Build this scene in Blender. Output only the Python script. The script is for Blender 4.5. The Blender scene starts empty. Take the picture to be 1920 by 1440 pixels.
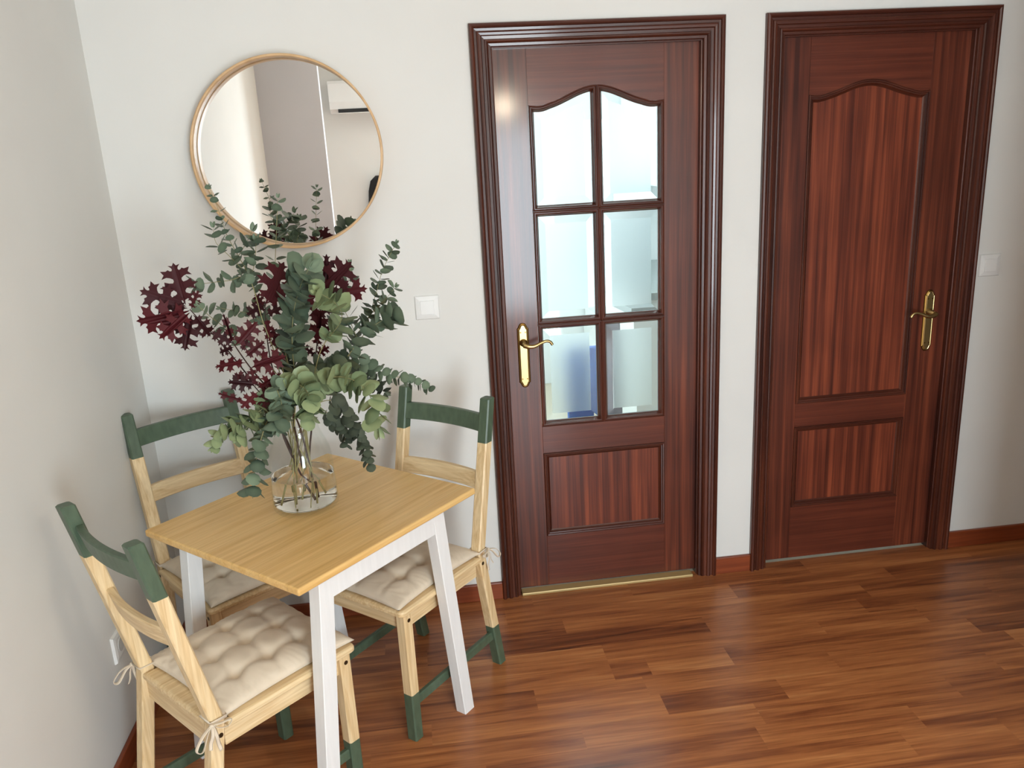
import bpy, bmesh, math, random
from mathutils import Vector, Matrix
random.seed(7)
SC = bpy.context.scene
COL = SC.collection
PI = math.pi

# ------------------------------------------------------------------ camera
CX, CY, CZ = 0.9649, -2.8462, 1.6779
YAW, PITCH, ROLL, FPX = 0.1131, -0.2735, -0.054, 1509.58
def cam_axes():
    cy, sy, cp, sp = math.cos(YAW), math.sin(YAW), math.cos(PITCH), math.sin(PITCH)
    f = Vector((sy*cp, cy*cp, sp)); r = Vector((cy, -sy, 0)); u = r.cross(f)
    cr, sr = math.cos(ROLL), math.sin(ROLL)
    return cr*r + sr*u, -sr*r + cr*u, f
CR, CU, CF = cam_axes()
def at(px, py, y):
    """world point seen at a place of the photograph, at room depth y"""
    d = CF + CR*((px-960)/FPX) - CU*((py-720)/FPX)
    t = (y-CY)/d.y
    return Vector((CX, CY, CZ)) + d*t
cam = bpy.data.cameras.new('camera'); camo = bpy.data.objects.new('camera', cam); COL.objects.link(camo)
cam.sensor_width = 36; cam.lens = FPX/1920*36; cam.clip_start = .05
M = Matrix((CR, CU, -CF)).transposed().to_4x4(); M.translation = (CX, CY, CZ)
camo.matrix_world = M
SC.camera = camo
SC.cycles.adaptive_threshold = .02
SC.view_settings.view_transform = 'Standard'; SC.view_settings.look = 'None'
SC.view_settings.exposure = 0.02; SC.view_settings.gamma = 1; SC.view_settings.use_curve_mapping = False

# ------------------------------------------------------------------ materials
def lin(c):
    return tuple(((v/255)/12.92 if v/255 <= .04045 else ((v/255+.055)/1.055)**2.4) for v in c)
def rgba(c): return (*lin(c), 1)
class Mat:
    def __init__(s, name):
        s.m = bpy.data.materials.new(name); s.m.use_nodes = True
        s.nt = s.m.node_tree; s.b = s.nt.nodes['Principled BSDF']
    def n(s, t, **kw):
        nd = s.nt.nodes.new(t)
        for k, v in kw.items():
            if k.startswith('_'): setattr(nd, k[1:], v)
            else: nd.inputs[k].default_value = v
        return nd
    def l(s, a, b): s.nt.links.new(a, b)
    def p(s, **kw):
        for k, v in kw.items(): s.b.inputs[k.replace('_', ' ')].default_value = v
        return s
    def ramp(s, fac, stops, interp='LINEAR'):
        r = s.n('ShaderNodeValToRGB'); r.color_ramp.interpolation = interp
        e = r.color_ramp.elements
        while len(e) < len(stops): e.new(.5)
        for el, (pos, c) in zip(e, stops): el.position = pos; el.color = rgba(c)
        s.l(fac, r.inputs['Fac']); return r.outputs['Color']
    def mapped(s, scale, rot=(0, 0, 0), coord='Object'):
        tc = s.n('ShaderNodeTexCoord'); mp = s.n('ShaderNodeMapping')
        mp.inputs['Scale'].default_value = scale; mp.inputs['Rotation'].default_value = rot
        s.l(tc.outputs[coord], mp.inputs['Vector']); return mp.outputs['Vector']
    def noise(s, vec, scale=1., detail=3., rough=.5, dist=0.):
        nz = s.n('ShaderNodeTexNoise', Scale=scale, Detail=detail, Roughness=rough, Distortion=dist)
        s.l(vec, nz.inputs['Vector']); return nz.outputs['Fac']
    def mix(s, a, b, f, mode='MIX'):
        mx = s.nt.nodes.new('ShaderNodeMix'); mx.data_type = 'RGBA'; mx.blend_type = mode
        for sock, v in ((mx.inputs[6], a), (mx.inputs[7], b), (mx.inputs[0], f)):
            if hasattr(v, 'links'): s.l(v, sock)
            else: sock.default_value = v if not isinstance(v, tuple) else (rgba(v))
        return mx.outputs[2]
    def bump(s, h, strength=.1, distance=.01):
        b = s.n('ShaderNodeBump', Strength=strength, Distance=distance); s.l(h, b.inputs['Height'])
        s.l(b.outputs['Normal'], s.b.inputs['Normal'])
    def base(s, c): s.l(c, s.b.inputs['Base Color'])

def plain(name, c, rough=.5, metal=0, **kw):
    m = Mat(name); m.p(Base_Color=rgba(c), Roughness=rough, Metallic=metal, **kw); return m.m

def wall_mat(name, c, amp=.05):
    m = Mat(name); v = m.mapped((1, 1, 1))
    n1 = m.noise(v, 90, 4, .6)
    m.p(Base_Color=rgba(c), Roughness=.75)
    n2 = m.noise(v, 3, 2)
    m.base(m.ramp(n2, [(.3, tuple(x*.985 for x in c)), (.7, c)]))
    m.bump(n1, amp, .004); return m.m
M_wall = wall_mat('white_painted_plaster', (226, 225, 221))
M_wall_shade = wall_mat('shade_grey_plaster', (208, 208, 214))  # pier face is backlit; its grey shade is put into the colour
M_ceil = wall_mat('white_ceiling_paint', (232, 230, 224))
M_kwall = wall_mat('kitchen_white_tile', (232, 238, 238))

def mahogany(name, axis, dark=1.):
    """sapele veneer: ribbon stripes along an axis"""
    m = Mat(name)
    sc = {'z': (52, 52, 1.0), 'x': (1.0, 52, 52)}[axis]
    v = m.mapped(sc)
    n1 = m.noise(v, 1, 3, .55, .35)
    sc2 = tuple(q*5 for q in sc)
    n2 = m.noise(m.mapped(sc2), 1, 2, .5)
    n3 = m.noise(m.mapped((3, 3, 3)), 1, 2, .5)
    k = dark
    st = [(.32, (74*k, 33*k, 23*k)), (.5, (104*k, 50*k, 33*k)), (.68, (134*k, 68*k, 44*k))]
    if axis == 'x': st = [(.25, (92*k, 42*k, 29*k)), (.5, (106*k, 51*k, 34*k)), (.75, (122*k, 60*k, 40*k))]
    c1 = m.ramp(n1, st)
    c2 = m.ramp(n2, [(.3, (190, 182, 178)), (.75, (255, 252, 250))])
    c = m.mix(c1, c2, .55, 'MULTIPLY')
    c3 = m.ramp(n3, [(.3, (205, 200, 200)), (.7, (255, 255, 255))])
    m.base(m.mix(c, c3, .7, 'MULTIPLY'))
    m.p(Roughness=.38, Specular_IOR_Level=.3, Coat_Weight=.42, Coat_Roughness=.13)
    m.bump(n2, .04, .002)
    return m.m
M_mv = mahogany('sapele_vertical_grain', 'z'); M_mh = mahogany('sapele_horizontal_grain', 'x')
M_mvd = mahogany('sapele_moulding_vertical', 'z', .8); M_mhd = mahogany('sapele_moulding_horizontal', 'x', .8)
M_mpanel = mahogany('sapele_panel_grain', 'z', 1.18)

def pine(name, axis, c1, c2, c3, rough=.45, ring=26.):
    m = Mat(name)
    sc = {'x': (1.5, 1, 1), 'y': (1, 1.5, 1), 'z': (1, 1, 1.5)}
    k = ring
    s3 = {'x': (k*.05, k, k), 'y': (k, k*.05, k), 'z': (k, k, k*.05)}[axis]
    n1 = m.noise(m.mapped(s3), 1.6, 3, .5, .6)
    n2 = m.noise(m.mapped(tuple(q*6 for q in s3)), 1, 2, .5)
    c = m.ramp(n1, [(.35, c1), (.47, c2), (.52, c3), (.6, c2), (.7, c1)])
    g = m.ramp(n2, [(.3, (228, 220, 208)), (.7, (255, 255, 255))])
    m.base(m.mix(c, g, .8, 'MULTIPLY')); m.p(Roughness=rough); m.bump(n2, .03, .001)
    return m.m
PC = ((240, 216, 174), (236, 210, 166), (226, 196, 149))
M_px, M_py, M_pz = (pine('pine_grain_'+a, a, *PC) for a in 'xyz')
def tabletop_mat():
    m = Mat('honey_pine_tabletop'); v = m.mapped((26, 1.2, 26)); n1 = m.noise(v, 1.2, 3, .5, .4)
    n2 = m.noise(m.mapped((160, 6, 160)), 1, 2, .5)
    c = m.ramp(n1, [(.3, (239, 201, 136)), (.5, (236, 195, 129)), (.62, (228, 184, 115)), (.75, (238, 199, 134))])
    g = m.ramp(n2, [(.3, (232, 224, 210)), (.7, (255, 255, 255))])
    c = m.mix(c, g, .7, 'MULTIPLY')
    tc = m.n('ShaderNodeTexCoord'); sp = m.n('ShaderNodeSeparateXYZ'); m.l(tc.outputs['Object'], sp.inputs[0])
    a = m.n('ShaderNodeMath', _operation='MULTIPLY_ADD'); a.inputs[1].default_value = 1/.1065; a.inputs[2].default_value = .37; m.l(sp.outputs[0], a.inputs[0])
    f = m.n('ShaderNodeMath', _operation='FRACT'); m.l(a.outputs[0], f.inputs[0])
    l = m.n('ShaderNodeMath', _operation='LESS_THAN'); l.inputs[1].default_value = .009; m.l(f.outputs[0], l.inputs[0])
    k = m.n('ShaderNodeMath', _operation='MULTIPLY'); k.inputs[1].default_value = .4; m.l(l.outputs[0], k.inputs[0])
    m.base(m.mix(c, (150, 98, 46), k.outputs[0])); m.p(Roughness=.36); return m.m
M_ptop = tabletop_mat()

def green_paint():
    m = Mat('dark_green_chalk_paint'); n = m.noise(m.mapped((60, 60, 20)), 1, 3)
    m.base(m.ramp(n, [(.3, (72, 89, 71)), (.7, (85, 103, 83))])); m.p(Roughness=.42); m.bump(n, .05, .001); return m.m
M_green = green_paint()
def white_paint():
    m = Mat('white_stained_wood'); n = m.noise(m.mapped((80, 80, 6)), 1, 3)
    m.base(m.ramp(n, [(.3, (232, 232, 231)), (.7, (238, 238, 237))])); m.p(Roughness=.4); m.bump(n, .06, .001); return m.m
M_white = white_paint()
M_plastic = plain('white_switch_plastic', (232, 232, 230), .3)
M_screw = plain('dark_screw_metal', (92, 80, 60), .35, .9)
M_brass = Mat('brushed_brass').p(Base_Color=rgba((192, 168, 116)), Metallic=1., Roughness=.3).m
M_brassd = Mat('dark_brass_edge').p(Base_Color=rgba((128, 96, 48)), Metallic=1., Roughness=.35).m
M_strip = plain('beige_strip', (190, 164, 112), .4, .3)  # pale beige strip along the foot of the glazed door
M_frame = pine('ash_veneer', 'y', (222, 186, 142), (218, 181, 136), (212, 174, 128), .4, 3)
M_mirror = Mat('mirror_silver').p(Base_Color=(.93, .94, .93, 1), Metallic=1., Roughness=.004).m
def fabric():
    m = Mat('beige_cotton_cushion'); v = m.mapped((1, 1, 1))
    n = m.noise(v, 900, 2); n2 = m.noise(v, 14, 3)
    m.base(m.ramp(n2, [(.3, (212, 196, 174)), (.7, (224, 209, 188))])); m.p(Roughness=.9, Sheen_Weight=.2)
    m.bump(n, .12, .001); return m.m
M_fabric = fabric()
def thin_glass():
    m = Mat('clear_vase_glass'); nt = m.nt; out = nt.nodes['Material Output']
    tr = nt.nodes.new('ShaderNodeBsdfTransparent'); gl = nt.nodes.new('ShaderNodeBsdfGlossy'); gl.inputs['Roughness'].default_value = .02
    lw = nt.nodes.new('ShaderNodeLayerWeight'); lw.inputs['Blend'].default_value = .12
    pw = m.n('ShaderNodeMath', _operation='POWER'); pw.inputs[1].default_value = 3.; m.l(lw.outputs['Facing'], pw.inputs[0])
    fr = m.n('ShaderNodeMath', _operation='MULTIPLY_ADD'); fr.inputs[1].default_value = .30; fr.inputs[2].default_value = .025; m.l(pw.outputs[0], fr.inputs[0])
    c = m.ramp(lw.outputs['Facing'], [(0., (254, 254, 253)), (.5, (252, 253, 252)), (.85, (238, 241, 239)), (1., (205, 212, 208))])
    nt.links.new(c, tr.inputs['Color'])
    mx = nt.nodes.new('ShaderNodeMixShader'); nt.links.new(fr.outputs[0], mx.inputs[0]); nt.links.new(tr.outputs[0], mx.inputs[1]); nt.links.new(gl.outputs[0], mx.inputs[2])
    nt.links.new(mx.outputs[0], out.inputs['Surface']); return m.m
M_glass = thin_glass()
M_water = Mat('vase_water').p(Base_Color=(.985, .975, .95, 1), Roughness=0., IOR=1.33, Transmission_Weight=1.).m
M_pclear = Mat('clear_bevelled_glass').p(Base_Color=(.93, .985, .985, 1), Roughness=0., IOR=1.45, Transmission_Weight=1.).m
M_frost = Mat('frosted_glass').p(Base_Color=(.90, .985, .995, 1), Roughness=.36, IOR=1.35, Transmission_Weight=1.).m
M_black = plain('black_cloth', (18, 18, 20), .8)

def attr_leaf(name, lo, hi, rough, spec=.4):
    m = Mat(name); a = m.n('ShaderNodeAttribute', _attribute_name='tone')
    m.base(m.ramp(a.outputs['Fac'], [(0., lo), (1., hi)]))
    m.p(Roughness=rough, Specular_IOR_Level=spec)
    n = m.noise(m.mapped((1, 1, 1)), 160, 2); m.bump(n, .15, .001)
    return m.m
M_leaf = attr_leaf('eucalyptus_leaf', (60, 74, 61), (120, 137, 113), .55)
M_leafy = attr_leaf('young_eucalyptus_leaf', (92, 110, 80), (150, 163, 120), .5)
M_leafd = attr_leaf('dark_eucalyptus_leaf', (48, 56, 46), (90, 98, 80), .6)  # darker leaf tone for the dense inner and drooping branches
M_oak = attr_leaf('dark_red_oak_leaf', (44, 11, 16), (78, 19, 25), .6, .25)
M_stem = plain('pale_green_stem', (146, 140, 96), .6)
M_ostem = plain('dark_brown_twig', (52, 28, 22), .6)
M_bark = plain('brown_cut_stem', (98, 66, 44), .7)

def floor_mat():
    m = Mat('laminate_strip_floor')
    a = m.n('ShaderNodeAttribute', _attribute_name='strip')
    sep = m.n('ShaderNodeSeparateColor'); m.l(a.outputs['Color'], sep.inputs[0])
    tc = m.n('ShaderNodeTexCoord')
    cmb = m.n('ShaderNodeCombineXYZ'); mul = m.n('ShaderNodeMath', _operation='MULTIPLY'); mul.inputs[1].default_value = 37.
    m.l(sep.outputs[1], mul.inputs[0]); m.l(mul.outputs[0], cmb.inputs[2]); m.l(mul.outputs[0], cmb.inputs[0])
    add = m.n('ShaderNodeVectorMath', _operation='ADD'); m.l(tc.outputs['Object'], add.inputs[0]); m.l(cmb.outputs[0], add.inputs[1])
    def nz(scale, s, d, dist=0.):
        mp = m.n('ShaderNodeMapping'); mp.inputs['Scale'].default_value = scale
        m.l(add.outputs[0], mp.inputs['Vector']); return m.noise(mp.outputs['Vector'], s, d, .55, dist)
    g1 = nz((1.5, 22, 1), 1, 4, .9); g2 = nz((6, 150, 1), 1, 2)
    tone = m.n('ShaderNodeMath', _operation='ADD')
    sc = m.n('ShaderNodeMath', _operation='MULTIPLY_ADD'); sc.inputs[1].default_value = 1.25; sc.inputs[2].default_value = -.625
    m.l(g1, sc.inputs[0]); m.l(sc.outputs[0], tone.inputs[0])
    cp = m.n('ShaderNodeMath', _operation='MULTIPLY_ADD'); cp.inputs[1].default_value = .62; cp.inputs[2].default_value = .21
    m.l(sep.outputs[0], cp.inputs[0]); m.l(cp.outputs[0], tone.inputs[1])
    c = m.ramp(tone.outputs[0], [(.05, (80, 44, 28)), (.28, (132, 76, 45)), (.5, (168, 104, 61)), (.72, (190, 124, 74)), (.95, (206, 146, 94))])
    f = m.ramp(g2, [(.3, (205, 195, 190)), (.65, (255, 255, 255))])
    m.base(m.mix(c, f, .7, 'MULTIPLY'))
    m.p(Roughness=.3, Specular_IOR_Level=.5); m.bump(g2, .03, .001)
    return m.m
M_floor = floor_mat()
def base_mat(name, c1, c2):
    m = Mat(name); n = m.noise(m.mapped((3, 3, 60)), 1, 3)
    m.base(m.ramp(n, [(.3, c1), (.7, c2)])); m.p(Roughness=.35); return m.m
M_base = base_mat('reddish_wood_skirting', (116, 52, 28), (142, 70, 38))

# ------------------------------------------------------------------ mesh helpers
def link(name, me, mats, parent=None, smooth=False):
    if not isinstance(mats, (list, tuple)): mats = [mats]
    for mt in mats: me.materials.append(mt)
    if smooth:
        me.polygons.foreach_set('use_smooth', [True]*len(me.polygons))
    o = bpy.data.objects.new(name, me); COL.objects.link(o)
    if parent: o.parent = parent
    return o
def from_bm(name, bm, mats, parent=None, smooth=False):
    bmesh.ops.recalc_face_normals(bm, faces=bm.faces[:])
    me = bpy.data.meshes.new(name); bm.to_mesh(me); bm.free()
    return link(name, me, mats, parent, smooth)
def thing(name, label=None, cat=None, loc=(0, 0, 0), rz=0, group=None, kind=None):
    o = bpy.data.objects.new(name, None); COL.objects.link(o); o.location = loc; o.rotation_euler = (0, 0, rz)
    o.empty_display_size = .05
    return tag(o, label, cat, group, kind)
def tag(o, label=None, cat=None, group=None, kind=None):
    if label: o['label'] = label
    if cat: o['category'] = cat
    if group: o['group'] = group
    if kind: o['kind'] = kind
    return o
def add_box(bm, x0, x1, y0, y1, z0, z1, bev=0, seg=2, mat=0):
    v = [bm.verts.new(p) for p in ((x0,y0,z0),(x1,y0,z0),(x1,y1,z0),(x0,y1,z0),(x0,y0,z1),(x1,y0,z1),(x1,y1,z1),(x0,y1,z1))]
    fs = [bm.faces.new([v[i] for i in q]) for q in ((3,2,1,0),(4,5,6,7),(0,1,5,4),(1,2,6,5),(2,3,7,6),(3,0,4,7))]
    for f in fs: f.material_index = mat
    if bev:
        es = list({e for f in fs for e in f.edges})
        r = bmesh.ops.bevel(bm, geom=es, offset=bev, segments=seg, affect='EDGES', profile=.5)
        for f in r['faces']: f.material_index = mat
    return v
def box(name, x0, x1, y0, y1, z0, z1, mat, parent=None, bev=0, seg=2):
    bm = bmesh.new(); add_box(bm, x0, x1, y0, y1, z0, z1, bev, seg)
    return from_bm(name, bm, mat, parent)
def loft(bm, rings, mats=None, cap=True):
    """rings: lists of equal point count"""
    vs = [[bm.verts.new(p) for p in r] for r in rings]
    n = len(rings[0])
    for i in range(len(vs)-1):
        for j in range(n):
            f = bm.faces.new((vs[i][j], vs[i][(j+1) % n], vs[i+1][(j+1) % n], vs[i+1][j]))
            if mats: f.material_index = mats[i]
    if cap:
        f = bm.faces.new(vs[0][::-1]); f.material_index = mats[0] if mats else 0
        f = bm.faces.new(vs[-1]); f.material_index = mats[-1] if mats else 0
    return vs
def sect(cx, cy, z, hx, hy, c=.003):
    return [(cx+a, cy+b, z) for a, b in ((-hx+c,-hy),(hx-c,-hy),(hx,-hy+c),(hx,hy-c),(hx-c,hy),(-hx+c,hy),(-hx,hy-c),(-hx,-hy+c))]
def frame_at(d):
    d = d.normalized(); a = Vector((0, 0, 1)) if abs(d.z) < .9 else Vector((1, 0, 0))
    u = d.cross(a).normalized(); return u, d.cross(u).normalized()
def tube(bm, pts, radii, n=8, flat=1., cap=True, mat=0):
    pts = [Vector(p) for p in pts]
    if not hasattr(radii, '__len__'): radii = [radii]*len(pts)
    rings = []; u = None
    for i, p in enumerate(pts):
        d = (pts[min(i+1, len(pts)-1)] - pts[max(i-1, 0)])
        if d.length < 1e-9: d = Vector((0, 0, 1))
        d.normalize()
        if u is None: u, v = frame_at(d)
        else:
            u = (u - d*u.dot(d)).normalized(); v = d.cross(u)
        rings.append([p + (u*math.cos(2*PI*k/n) + v*flat*math.sin(2*PI*k/n))*radii[i] for k in range(n)])
    loft(bm, rings, [mat]*(len(rings)), cap)
def spline(pts, per=6):
    P = [Vector(p) for p in pts]; out = []
    for i in range(len(P)-1):
        p0 = P[max(i-1, 0)]; p1 = P[i]; p2 = P[i+1]; p3 = P[min(i+2, len(P)-1)]
        for k in range(per):
            t = k/per
            out.append(.5*((2*p1)+(-p0+p2)*t+(2*p0-5*p1+4*p2-p3)*t*t+(-p0+3*p1-3*p2+p3)*t**3))
    out.append(P[-1]); return out
def lathe(bm, prof, n=48, c=(0, 0, 0), mat=0):
    rings = [[(c[0]+r*math.cos(2*PI*k/n), c[1]+r*math.sin(2*PI*k/n), c[2]+z) for k in range(n)] for r, z in prof]
    return loft(bm, rings, [mat]*len(rings), cap=False)
def extrude_poly(bm, poly, y0, y1, mat=0):
    """polygon in xz, extruded along y"""
    a = [bm.verts.new((x, y0, z)) for x, z in poly]; b = [bm.verts.new((x, y1, z)) for x, z in poly]
    n = len(poly)
    bm.faces.new(a); bm.faces.new(b[::-1])
    for i in range(n): bm.faces.new((a[i], b[i], b[(i+1) % n], a[(i+1) % n]))
def offset_path(path, w, closed=True):
    n = len(path); out = []
    for i in range(n):
        p = Vector(path[i])
        a = Vector(path[i-1]) if (closed or i > 0) else None
        b = Vector(path[(i+1) % n]) if (closed or i < n-1) else None
        d1 = (p-a).normalized() if a is not None else (b-p).normalized()
        d2 = (b-p).normalized() if b is not None else d1
        n1 = Vector((-d1.y, d1.x)); n2 = Vector((-d2.y, d2.x))
        m = n1+n2; L = m.length
        m = m/L; k = w/max(m.dot(n1), .35)
        out.append(p + m*k)
    return out
def molding(bm, path, prof, yf, closed=True, mats=None):
    """path counter-clockwise in (x,z) so that offsets go inward; prof: (inset, height toward the room)"""
    rings = [[(q.x, yf-h, q.y) for q in offset_path(path, w, closed)] for w, h in prof]
    vs = [[bm.verts.new(p) for p in r] for r in rings]
    n = len(path)
    for i in range(len(vs)-1):
        for j in range(n if closed else n-1):
            f = bm.faces.new((vs[i][j], vs[i][(j+1) % n], vs[i+1][(j+1) % n], vs[i+1][j]))
            if mats: f.material_index = mats(Vector(path[j]), Vector(path[(j+1) % n]))
    return vs

# ------------------------------------------------------------------ room shell
S = dict(kind='structure')
CEIL = 2.66
# floor: one board surface of printed strips
ROW = .0996
known = {0: [(1.316, .40), (1.711, .58), (9, .5)], 1: [(1.2, .55), (2.098, .62), (2.75, .45)], 2: [(1.405, .36), (2.588, .56), (9, .40)],
         3: [(1.915, .22), (2.52, .48), (9, .45)], 4: [(1.02, .55), (1.511, .70), (2.307, .55), (2.695, .58), (9, .42)],
         5: [(1.511, .70), (1.638, .38), (1.922, .74), (2.825, .44), (9, .30)],
         6: [(1.237, .30), (1.60, .64), (2.25, .56), (2.9, .52)], 7: [(.9, .5), (1.63, .62), (2.02, .26), (2.75, .58)],
         8: [(1.35, .42), (1.9, .66), (2.54, .52), (9, .36)], 9: [(1.05, .60), (1.862, .33), (2.35, .5), (9, .5)],
         10: [(1.06, .62), (2.259, .50), (2.57, .60), (9, .46)], 11: [(1.3, .5), (1.95, .64), (2.6, .42)]}
bm = bmesh.new(); cl = bm.loops.layers.float_color.new('strip')
rows = int(5.2/ROW)+1
for r in range(rows):
    y1 = -r*ROW + (.0 if r else .0); y0 = -(r+1)*ROW
    if r == 0: y1 = .035
    segs = []; x = -.1
    ks = known.get(r, [])
    for e, t in ks:
        e = min(e, 5.3)
        while e - x > 1.3:
            xe = x + random.uniform(.45, .9); segs.append((x, xe, min(.75, max(.25, t+random.uniform(-.1, .1))))); x = xe
        segs.append((x, e, t)); x = e
    while x < 5.25:
        xe = min(x+random.uniform(.3, .85), 5.3); segs.append((x, xe, random.choice((.3, .42, .5, .55, .62, .68)))); x = xe
    for a, b, t in segs:
        if b-a < 1e-4: continue
        f = bm.faces.new([bm.verts.new(p) for p in ((a, y0, 0), (b, y0, 0), (b, y1, 0), (a, y1, 0))])
        g = random.random()
        for lp in f.loops: lp[cl] = (t, g, random.random(), 1)
bmesh.ops.remove_doubles(bm, verts=bm.verts[:], dist=1e-5)
fv = bmesh.ops.extrude_face_region(bm, geom=bm.faces[:])
bmesh.ops.translate(bm, vec=(0, 0, -.02), verts=[v for v in fv['geom'] if isinstance(v, bmesh.types.BMVert)])
tag(from_bm('floor', bm, M_floor), **S)

# back wall with two doorways
D1 = (1.2785, 2.008); D2 = (2.297, 3.021); DH = 2.0345
bm = bmesh.new()
for a, b, z0, z1 in ((-.12, D1[0], 0, CEIL), (D1[1], D2[0], 0, CEIL), (D2[1], 5.2, 0, CEIL), (D1[0], D1[1], DH, CEIL), (D2[0], D2[1], DH, CEIL)):
    add_box(bm, a, b, 0, .12, z0, z1)
tag(from_bm('wall_back', bm, M_wall), **S)
tag(box('wall_left', -.12, 0, -5.12, 0, 0, CEIL, M_wall), **S)
tag(box('wall_left_pier', 0, .42, -3.3, -3.2, 0, CEIL, M_wall_shade), **S)
bm = bmesh.new()
WX0, WX1, WZ0, WZ1 = 1.5, 2.45, .12, 2.05
for a, b, z0, z1 in ((-.12, WX0, 0, CEIL), (WX1, 2.92, 0, CEIL), (WX0, WX1, 0, WZ0), (WX0, WX1, WZ1, CEIL)):
    add_box(bm, a, b, -5.12, -5.0, z0, z1)
tag(from_bm('wall_rear', bm, M_wall), **S)
tag(box('wall_right', 2.8, 2.92, -5.0, -1.5, 0, CEIL, M_wall), **S)
tag(box('wall_hall', 2.92, 5.2, -1.62, -1.5, 0, CEIL, M_wall), **S)
tag(box('wall_hall_end', 5.2, 5.3, -1.62, .12, 0, CEIL, M_wall), **S)
tag(box('ceiling', -.12, 5.3, -5.12, .12, CEIL, CEIL+.1, M_ceil), **S)
# window in the rear wall (behind the camera)
bm = bmesh.new()
for a, b, z0, z1 in ((WX0, WX0+.06, WZ0, WZ1), (WX1-.06, WX1, WZ0, WZ1), (WX0+.06, WX1-.06, WZ0, WZ0+.06), (WX0+.06, WX1-.06, WZ1-.06, WZ1)):
    add_box(bm, a, b, -5.09, -5.03, z0, z1, .004)
tag(from_bm('window_1', bm, M_white), **S)
# skirting
BH, BT = .072, .014
bm = bmesh.new()
for a, b in ((BT, 1.207), (2.08, 2.2255), (3.0925, 5.2)):
    add_box(bm, a, b, -BT, 0, 0, BH, .003)
tag(from_bm('baseboard_back', bm, M_base), **S)
tag(box('baseboard_left', 0, BT, -3.2, 0, 0, BH, M_base, None, .003), **S)
tag(box('trim_1', 1.283, 1.985, -.012, .03, 0, .012, M_strip, None, .003), **S)

# kitchen seen through the glazed door
KY = 3.0
tag(box('wall_kitchen_back', .4, 3.3, KY, KY+.1, 0, CEIL, M_kwall), **S)
tag(box('wall_kitchen_left', .4, .5, .12, KY, 0, CEIL, M_kwall), **S)
tag(box('wall_kitchen_right', 3.2, 3.3, .12, KY, 0, CEIL, M_kwall), **S)
tag(box('ceiling_kitchen', .4, 3.3, .12, KY+.1, CEIL, CEIL+.1, M_ceil), **S)
tag(box('floor_kitchen', .4, 3.3, .035, KY+.1, -.02, -.001, plain('beige_kitchen_tile', (196, 188, 168), .4)), **S)

# ------------------------------------------------------------------ doors
ARCH = [(0, 0), (0, .016), (.003, .021), (.009, .022), (.014, .019), (.016, .013), (.0235, .012), (.025, .016), (.030, .0185), (.037, .017),
        (.040, .011), (.049, .010), (.051, .013), (.056, .0135), (.060, .010), (.062, .004), (.070, .003), (.072, .0), (.072, -.012), (.0755, -.013), (.0755, -.050)]
def wave_at(x, x0, x1, z, h):
    c = (x0+x1)/2; w = (x1-x0)/2; s = abs(x-c)/w; t = max(0, 1-s/.86)
    return z-.004*math.sin(PI*min(1, (1-s)/.3))*(1 if s > .7 else 0) + h*(.5-.5*math.cos(PI*t))
def wave_top(x0, x1, z, h, n=24):
    """arched top edge from x1 to x0"""
    out = []
    c = (x0+x1)/2; w = (x1-x0)/2
    for i in range(n+1):
        x = x1+(x0-x1)*i/n; s = abs(x-c)/w
        t = max(0, 1-s/.86)
        zz = z-.004*math.sin(PI*min(1, (1-s)/.3))*(1 if s > .7 else 0) + h*(.5-.5*math.cos(PI*t))
        out.append((x, zz))
    return out
YF = .034     # leaf face
KF = 1+YF/2.846
def fx(x): return CX+(x-CX)*KF
def fz(z): return CZ+(z-CZ)*KF
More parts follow.
